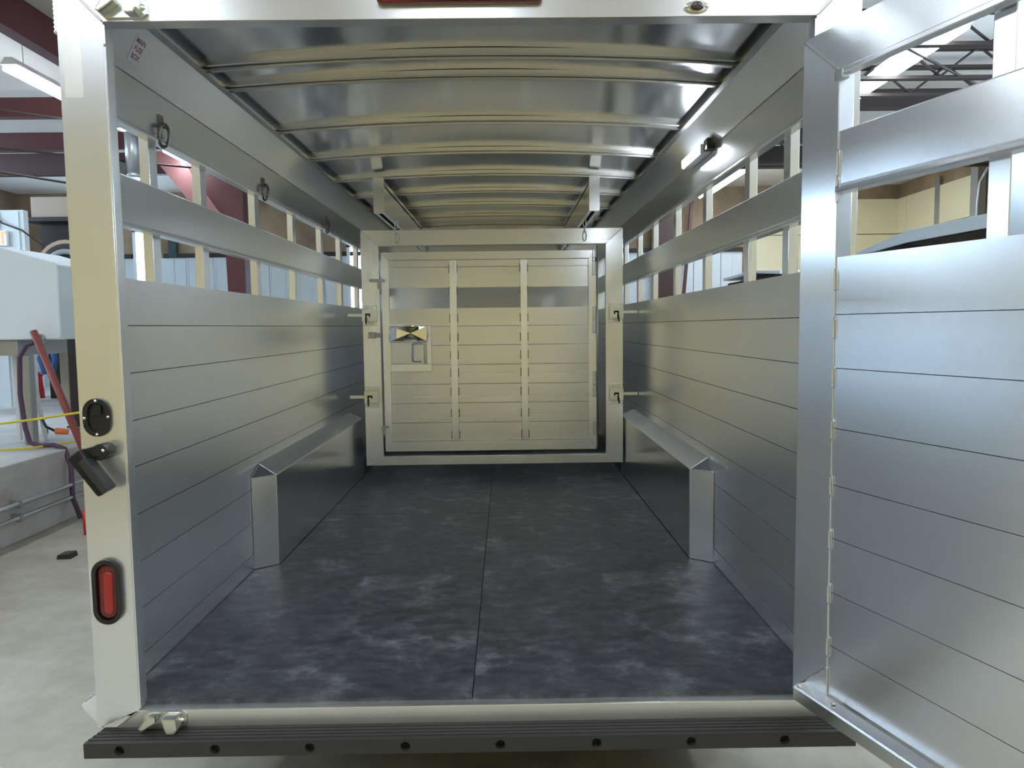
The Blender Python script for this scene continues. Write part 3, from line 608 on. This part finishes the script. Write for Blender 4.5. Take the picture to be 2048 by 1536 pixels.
# tie rings on the left upper slat
for y in (.50, 1.59, 2.88):
    t = MB().prism([(-.018, .012), (.018, .012), (.014, .052), (-.014, .052)], (XW[0], y, 1.83), (XW[0]+.007, y, 1.83), (0, 1, 0), (0, 0, 1)).cyl((XW[0]+.012, y-.016, 1.845), (XW[0]+.012, y+.016, 1.845), .008, 10).build('tie_ring', M['steel_dark'], TR, bev=.002)
    pts = [(XW[0]+.012+.006*math.sin(q), y+.038*math.cos(q), 1.812+.038*math.sin(q)) for q in [2*PI*i/22 for i in range(22)]]
    MB().tube(pts, .006, 8, True).build('ring', M['steel_dark'], t)
# load light on the right wall
ll = MB().box(2.030, 2.079, 1.36, 1.72, 1.925, 1.972).build('load_light', M['white_paint'], TR, bev=.010, seg=3)
MB().box(2.024, 2.033, 1.375, 1.70, 1.930, 1.967).build('lens', M['led'], ll, bev=.004)
MB().box(2.045, 2.079, 1.30, 1.36, 1.935, 1.985).build('light_bracket', M['black'], ll, bev=.004)

def text_mesh(o):
    me = bpy.data.meshes.new_from_object(o.evaluated_get(bpy.context.evaluated_depsgraph_get())); n = bpy.data.objects.new('lettering', me)
    mw, par = o.matrix_local.copy(), o.parent; cu = o.data; bpy.data.objects.remove(o); bpy.data.curves.remove(cu)
    n.name = 'lettering'; COL.objects.link(n); n.parent = par; n.matrix_local = mw; return n
# ---------------------------------------------------------------- rubber mats lying on the deck
def mat_piece(x0, x1, y0, y1, label, notch=None):
    if notch == 'L': poly = [(x0, y0), (x1, y0), (x1, y1), (.020, y1), (.020, 1.324), (x0, 1.250)]
    elif notch == 'R': poly = [(x0, y0), (x1, y0), (x1, 1.250), (1.980, 1.324), (1.980, y1), (x0, y1)]
    else: poly = [(x0, y0), (x1, y0), (x1, y1), (x0, y1)]
    o = MB().prism(poly, (0, 0, 0), (0, 0, .012), (1, 0, 0), (0, 1, 0)).build('rubber_mat', M['mat'], None, at=((x0+x1)/2, (y0+y1)/2, 0))
    return tag(o, label, 'floor mat', 'rubber mats on the trailer floor')
mat_piece(-.074, 0.9968, .034, 2.2635, 'scuffed black rubber mat at the sill in front of the left wheel box', 'L')
mat_piece(.9998, 2.074, .034, 2.2635, 'scuffed black rubber mat at the sill in front of the right wheel box', 'R')
mat_piece(.020, .9968, 2.267, 4.4, 'darker rubber mat under the divider gate beside the left wheel box')
mat_piece(.9998, 1.980, 2.267, 4.4, 'darker rubber mat under the divider gate beside the right wheel box')

# ---------------------------------------------------------------- things in the shop, left of the trailer
def L3(x, z, Y): k = (Y+2.143)/5.143; return (1.114+(x-1.114)*k, Y, 1.134+(z-1.134)*k)
# white sheet metal tank on the dock
Y0 = 4.4
t = thing('sheet_tank', (-3.4, Y0+.4, .98), 'bluish white sheet metal box raised on a frame beside the left post', 'tank')
MB().prism([(-4.3, 1.07), (-2.83, 1.07), (-2.80, 1.09), (-2.80, 1.72), (-2.83, 1.745), (-3.28, 1.885), (-4.3, 1.90)], (0, Y0, 0), (0, Y0+.9, 0), (1, 0, 0), (0, 0, 1)).build('body', M['panel_white'], t, bev=.02, seg=3)
MB().box(-4.3, -3.22, Y0+.05, Y0+.8, .93, 1.068).build('skid', M['galv'], t, bev=.01)
MB().box(-3.24, -3.16, Y0+.1, Y0+.18, .12, .93).build('leg', M['galv'], t, bev=.004)
MB().box(-4.2, -4.12, Y0+.1, Y0+.18, .12, .93).build('leg', M['galv'], t, bev=.004)
MB().cyl((-2.97, Y0-.05, 1.08), (-2.97, Y0+.02, 1.08), .04, 12).build('outlet', M['galv'], t)
# maroon pole leaning on the tank
t = MB().cyl((-2.98, Y0-.09, 1.145), (-2.24, Y0-.34, GZ+.02), .030, 12).build('steel_pole', M['hose_red'], None, at=(-2.24, Y0-.34, GZ))
tag(t, 'maroon pipe leaning against the white sheet metal box', 'pipe')
# purple hose
pts = [(-2.99, Y0-.03, 1.06), (-3.08, Y0-.04, 1.02), (-3.14, Y0-.05, .92), (-3.155, Y0-.05, .6), (-3.13, Y0-.05, .3), (-3.09, Y0-.06, .165), (-3.0, Y0-.08, .145), (-2.86, Y0-.1, .15), (-2.74, Y0-.14, .12), (-2.67, Y0-.18, -.02), (-2.66, Y0-.2, -.3), (-2.6, Y0-.2, GZ+.02)]
tag(MB().tube(pts, .021, 8).build('air_hose', M['hose_purple'], None, at=(-2.9, Y0, .12)), 'dark purple hose hanging from the white box and drooping over the dock edge', 'hose')
# white trestle
Y1 = 4.7
t = thing('trestle', (-3.1, Y1, .12), 'white A frame trestle stand under the raised sheet metal box', 'trestle')
def at(x, z, Y=Y1): return L3(x, z, Y)
MB().bar(at(-2.212, 1.048), at(-2.165, .770), .035, .03).build('upright', M['white_paint'], t)
MB().bar(at(-2.165, .800), at(-2.105, .375), .03, .03).build('leg', M['white_paint'], t)
MB().bar(at(-2.165, .800), at(-2.245, .53), .05, .03).build('leg', M['white_paint'], t)
MB().bar((at(-2.21, 1.07)[0]-.09, Y1-.02, .14), (at(-2.21, 1.07)[0]-.09, Y1-.02, 1.0), .03, .03).build('leg', M['white_paint'], t)
# low rear things on the dock
def wheelish(cx, cy, cz, R, r, n=28): return [(cx+R*math.cos(q), cy, cz+R*math.sin(q)) for q in [2*PI*i/n for i in range(n)]]
t = thing('cart_wheels', (-3.9, 6.9, .12), 'pair of dark rubber cart wheels on a low trolley behind the trestle', 'cart')
for dx in (0, .26): MB().tube(wheelish(-3.75+dx, 6.9, .50, .11, .05), .05, 8, True).build('wheel', M['tyre'], t)
MB().box(-3.95, -3.2, 6.85, 7.3, .28, .33).build('deck', M['galv'], t, bev=.004)
MB().cyl((-3.42, 7.05, .33), (-3.42, 7.05, 1.0), .22, 18).build('drum', mat('dark grey drum', (.09, .085, .08), .5), t, bev=.01)
for x in (-3.9, -3.3): MB().cyl((x, 6.9, .12), (x, 6.9, .29), .03, 10).build('leg', M['galv'], t)
x, y, z = -6.42, 9.0, .12
t = thing('gas_can', (x, y, .12), 'red can standing on the dock at the left edge', 'can')
MB().cyl((x+.02, y, .12), (x+.02, y, .12+.36), .16, 16).build('body', M['red'], t, bev=.02); MB().cyl((x+.02, y, .48), (x+.02, y, .54), .05, 10).build('neck', M['black'], t)
t = MB().cyl((x+.30, y+.3, .12), (x+.30, y+.3, .46), .08, 14).dome((x+.30, y+.3, .46), .08, .07, .08, (0, 0, 1), 14, 3).build('gas_bottle', M['red'], None, at=(x+.3, y+.3, .12))
tag(t, 'narrow red gas bottle standing just right of the red can', 'bottle')
# bench behind with white paper
t = thing('work_bench', (-4.0, 7.5, .12), 'brown wooden bench along the rear of the dock, partly behind the white box', 'bench')
MB().box(-5.8, -2.9, 7.3, 8.0, 1.02, 1.11).build('bench_top', M['wood'], t, bev=.006)
for bx_ in (-5.7, -4.6): MB().box(bx_, bx_+.1, 7.35, 7.45, .12, 1.02).build('leg', M['wood'], t)
tag(MB().prism([(0, 0), (.75, .03), (.8, .32), (.05, .35)], (-3.75, 7.38, 1.11), (-3.75, 7.38, 1.16), (1, 0, 0), (0, 1, 0)).build('paper_stack', M['white_paint'], None, at=(-3.4, 7.5, 1.11)), 'stack of white paper lying on the brown bench', 'paper')
t = MB().tube([(-4.72, 7.27, 1.06), (-4.79, 7.26, .8), (-4.74, 7.26, .62), (-4.64, 7.26, .60), (-4.60, 7.26, .8), (-4.69, 7.27, 1.07)], .035, 8).build('cable_coil', M['blue'], None, at=(-4.7, 7.27, .6))
# big round hose reel / tyre
cx, cy, cz = L3(-1.87, 1.545, 5.75); 
t = thing('spare_wheel', (cx, cy, .12), 'large round wheel with a pale rim on a stand behind the left post', 'wheel')
MB().tube(wheelish(cx, cy, cz, .235, .085, 36), .085, 10, True).build('tyre', M['tyre'], t)
MB().tube(wheelish(cx, cy-.085, cz, .205, .02, 36), .028, 8, True).build('rim', M['galv'], t)
MB().bar((cx-.2, cy-.06, cz-.02), (cx+.2, cy-.06, cz-.02), .03, .03).build('spoke', M['galv'], t)
MB().prism([(.26*math.cos(q), .26*math.sin(q)) for q in [PI*.15+PI*.7*i/10 for i in range(11)]] + [(.33*math.cos(q), .33*math.sin(q)) for q in [PI*.85-PI*.7*i/10 for i in range(11)]], (cx, cy-.06, cz), (cx, cy+.1, cz), (1, 0, 0), (0, 0, 1)).build('cover', M['card'], t)
MB().box(cx-.06, cx+.06, cy-.03, cy+.05, .12, cz-.25).build('stand', M['joist'], t)
# partition with exit sign
t = struct(MB().box(-7.9, -5.36, 8.0, 8.1, .12, 2.78).build('wall_partition', M['liner']))
for k in range(9): MB().box(-5.45-.25*k, -5.42-.25*k, 7.985, 8.0, .12, 2.76).build('rib', M['liner'], t)
t = thing('exit_sign', (-5.72, 7.93, 2.39), 'glowing red EXIT sign on the white metal partition', 'sign')
MB().box(-5.92, -5.56, 7.94, 7.985, 2.30, 2.50).build('sign_box', M['white_paint'], t, bev=.006)
cu = bpy.data.curves.new('lettering', 'FONT'); cu.body = 'EXIT'; cu.size = .22; cu.extrude = .003; cu.align_x = 'CENTER'; cu.align_y = 'CENTER'; cu.offset = .006
o = bpy.data.objects.new('lettering', cu); COL.objects.link(o); cu.materials.append(M['exit']); o.parent = t; o.location = (-.02, .005, .01); o.rotation_euler = (PI/2, 0, 0); o.scale = (.72, 1, 1)
pts = [(-6.2, 7.96, 2.95), (-5.75, 7.96, 2.72), (-5.62, 7.96, 2.60), (-5.36, 7.96, 2.50), (-5.0, 8.0, 2.2), (-4.85, 8.1, 1.9)]
tag(MB().tube(pts, .012, 6).build('power_cord', M['joist'], None, at=(-5.5, 8, 2.5)), 'dark cord sagging across the white metal partition', 'cord')
bx_, by_, bz_ = L3(-2.03, 2.06, 9.0)
tag(MB().box(-5.85, -5.25, 8.95, 9.2, 2.82, 3.12).build('cardboard_box', M['card'], None, bev=.01, at=(-5.5, 9.0, 2.82)), 'tan cardboard box up on a dark shelf near the back wall', 'box')
t = thing('storage_shelf', (-5.5, 9.1, .12), 'dark storage shelf carrying a cardboard box near the back wall', 'shelf')
MB().box(-5.98, -5.02, 8.9, 9.4, 2.76, 2.82).build('shelf_board', M['joist'], t)
MB().box(-5.88, -5.1, 9.2, 9.35, .12, 2.76).build('back_panel', M['joist'], t)
for sx in (-5.98, -5.08): MB().box(sx, sx+.06, 8.9, 8.96, .12, 2.76).build('post', M['joist'], t)
# round duct and box high up, seen through the upper slat gap
t = thing('vent_duct', (-3.41, 7.0, 3.0), 'grey round vent duct hanging below the ceiling, seen through the upper gap', 'duct')
MB().cyl((-3.36, 7.0, 3.0), (-3.36, 7.0, CZ), .085, 18).build('pipe', M['galv'], t)
MB().cyl((-3.36, 7.0, 2.98), (-3.36, 7.0, 3.04), .091, 18).build('collar', M['galv'], t)
t = thing('unit_heater', (-3.72, 7.1, 2.9), 'black box heater hung beside the grey vent duct', 'heater')
MB().box(-4.0, -3.50, 6.9, 7.35, 2.88, 3.18).build('body', M['black_matt'], t, bev=.02); MB().cyl((-3.8, 6.88, 3.02), (-3.8, 6.91, 3.02), .12, 16).build('fan_grille', M['joist'], t)
for x in (-3.9, -3.68): MB().cyl((x, 7.1, 3.18), (x, 7.1, CZ), .008, 6).build('hanger', M['galv'], t)
# conduits along the dock face, cords
for i, z in enumerate((-.185, -.292)):
    t = MB().cyl((-2.665, -.9, z), (-2.665, 11.9, z), .017, 10)
    for k in range(6): t.box(-2.72, -2.64, 3.5+k*1.3-.015, 3.5+k*1.3+.015, z-.03, z+.03)
    tag(t.build('conduit_pipe', M['galv'], None, at=(-2.665, 4, z)), ('upper' if i == 0 else 'lower') + ' of two grey conduits running along the concrete dock face', 'pipe')
yc = [(-3.6, 3.95, .33), (-3.2, 4.0, .37), (-2.9, 4.05, .40), (-2.6, 4.1, .44), (-2.3, 4.15, .48)]
tag(MB().tube([(-4.4, 3.9, .14)]+yc+[(-1.9, 4.25, .50)], .010, 8).build('yellow_hose', M['yellow'], None, at=(-3, 4, .4)), 'yellow hose stretched in front of the trestle above the dock', 'hose')
tag(MB().tube([(-3.9, 4.0, .135), (-3.3, 4.05, .14), (-3.0, 4.2, .14), (-2.8, 4.6, .14), (-2.9, 5.4, .14), (-3.3, 6.2, .14)], .009, 8).build('extension_cord', M['yellow'], None, at=(-3.1, 4.2, .13)), 'thin yellow extension cord lying along the dock edge', 'cord')
t = thing('orange_connector', (-2.93, 4.6, .14), 'orange plug with a black cable lying on the dock', 'plug')
MB().cyl((-2.99, 4.55, .24), (-2.89, 4.58, .225), .030, 12, .026).build('plug_body', M['orange'], t, bev=.004)
MB().tube([(-2.99, 4.55, .24), (-3.1, 4.6, .27), (-3.2, 4.7, .33), (-3.22, 4.8, .2), (-3.3, 4.9, .135)], .012, 8).build('cable', M['black_matt'], t)
t = MB().tube([(-3.5, 5.6, .14), (-3.1, 5.3, .14), (-2.92, 5.2, .15)], .012, 8).cyl((-2.95, 5.2, .16), (-2.85, 5.18, .16), .036, 12).build('black_connector', M['black_matt'], None, at=(-3, 5.3, .12))
tag(t, 'black cable end with a round plug on the dock behind the yellow hose', 'plug')
tag(MB().prism([(0, 0), (.10, 0), (.09, .035), (.01, .03)], (-2.15, 3.1, GZ), (-2.15, 3.2, GZ), (1, 0, 0), (0, 0, 1)).build('floor_clip', M['joist'], None, at=(-2.1, 3.1, GZ)), 'small grey scrap piece on the floor behind the left post', 'scrap')
# bright red hose end by the post
tag(MB().cyl((-2.30, 3.75, GZ), (-2.30, 3.75, -.30), .02, 8).build('red_peg', M['red'], None, at=(-2.3, 3.75, GZ)), 'short red peg standing on the floor behind the left post', 'peg')

# ---------------------------------------------------------------- things right of the trailer
t = thing('white_trailer', (6.3, 3.6, GZ), 'second trailer with a white roof edge parked beyond the open door', 'trailer')
VX = 4.5
MB().prism([(2.0, 1.87), (4.15, 1.90), (5.05, 1.80), (5.05, 1.765), (4.15, 1.80), (2.0, 1.77)], (VX, 0, 0), (VX+.03, 0, 0), (0, 1, 0), (0, 0, 1)).build('roof_fascia', M['panel_white'], t, bev=.004)
MB().prism([(-3.0, 1.88), (4.15, 1.885), (5.03, 1.79), (5.03, 1.775), (4.15, 1.815), (-3.0, 1.815)], (VX+.03, 0, 0), (VX+2.2, 0, 0), (0, 1, 0), (0, 0, 1)).build('roof', M['white_paint'], t)
MB().prism([(-3.0, 1.87), (2.0, 1.87), (2.0, 1.77), (-3.0, 1.77)], (VX, 0, 0), (VX+.03, 0, 0), (0, 1, 0), (0, 0, 1)).build('roof_fascia', M['panel_white'], t)
MB().prism([(-3.0, 1.0), (4.95, 1.0), (4.95, 1.765), (4.1, 1.81), (-3.0, 1.81)], (VX+.05, 0, 0), (VX+2.15, 0, 0), (0, 1, 0), (0, 0, 1)).build('window_band', mat('black tinted glass', (.008, .01, .014), .08, coat=1), t)
MB().box(VX+.03, VX+2.18, -3.0, 5.0, .1, 1.0).build('body', M['white_paint'], t, bev=.02)
for y in (-.6, .3): MB().cyl((VX+.1, y, GZ+.33), (VX+.4, y, GZ+.33), .33, 24).build('wheel', M['tyre'], t)
MB().cyl((VX+.5, 4.7, GZ), (VX+.5, 4.7, .1), .04, 10).cyl((VX+1.8, 4.7, GZ), (VX+1.8, 4.7, .1), .04, 10).build('jack', M['galv'], t)
MB().dome((VX+.55, 3.05, 1.885), .36, .16, .36, (0, 0, 1), 20, 5).build('roof_vent', M['white_paint'], t)
t = thing('security_camera', (RX-.16, 8.85, 3.2), 'small white security camera on the dark wall column', 'camera')
MB().box(RX-.20, RX-.12, 8.80, 8.92, 3.32, 3.45).build('body', M['white_paint'], t, bev=.02); MB().cyl((RX-.215, 8.86, 3.38), (RX-.198, 8.86, 3.38), .03, 12).build('lens', M['black'], t)
# dark vehicle top / machine seen low through the right gap
t = thing('parked_pickup', (6.2, 8.4, GZ), 'dark vehicle with a pale roof line, low behind the right slat gap', 'vehicle')
MB().prism([(7.0, 1.78), (8.0, 1.86), (9.4, 1.84), (9.4, 1.80), (8.0, 1.82), (7.0, 1.74)], (4.5, 0, 0), (6.6, 0, 0), (0, 1, 0), (0, 0, 1)).build('roof', M['white_paint'], t, bev=.005)
MB().box(4.55, 6.55, 7.0, 9.35, 1.05, 1.76).build('cab', M['black_matt'], t, bev=.03); MB().box(4.5, 6.6, 6.6, 11.0, .1, 1.05).build('body', M['joist'], t, bev=.05)
for y in (7.5, 10.2): MB().cyl((4.5, y, GZ+.36), (4.8, y, GZ+.36), .36, 22).build('wheel', M['tyre'], t)
for y in (7.5, 10.2): MB().cyl((6.3, y, GZ+.36), (6.6, y, GZ+.36), .36, 22).build('wheel', M['tyre'], t)
t = bpy.data.objects.get('cable_coil'); tag(t, 'blue cable coil hanging from the front edge of the brown bench', 'cable')

bpy.context.view_layer.update()
for o in [o for o in bpy.data.objects if o.type == 'FONT']: text_mesh(o)
for i, o in enumerate([o for o in bpy.data.objects if o.name.startswith('lettering')]): pass
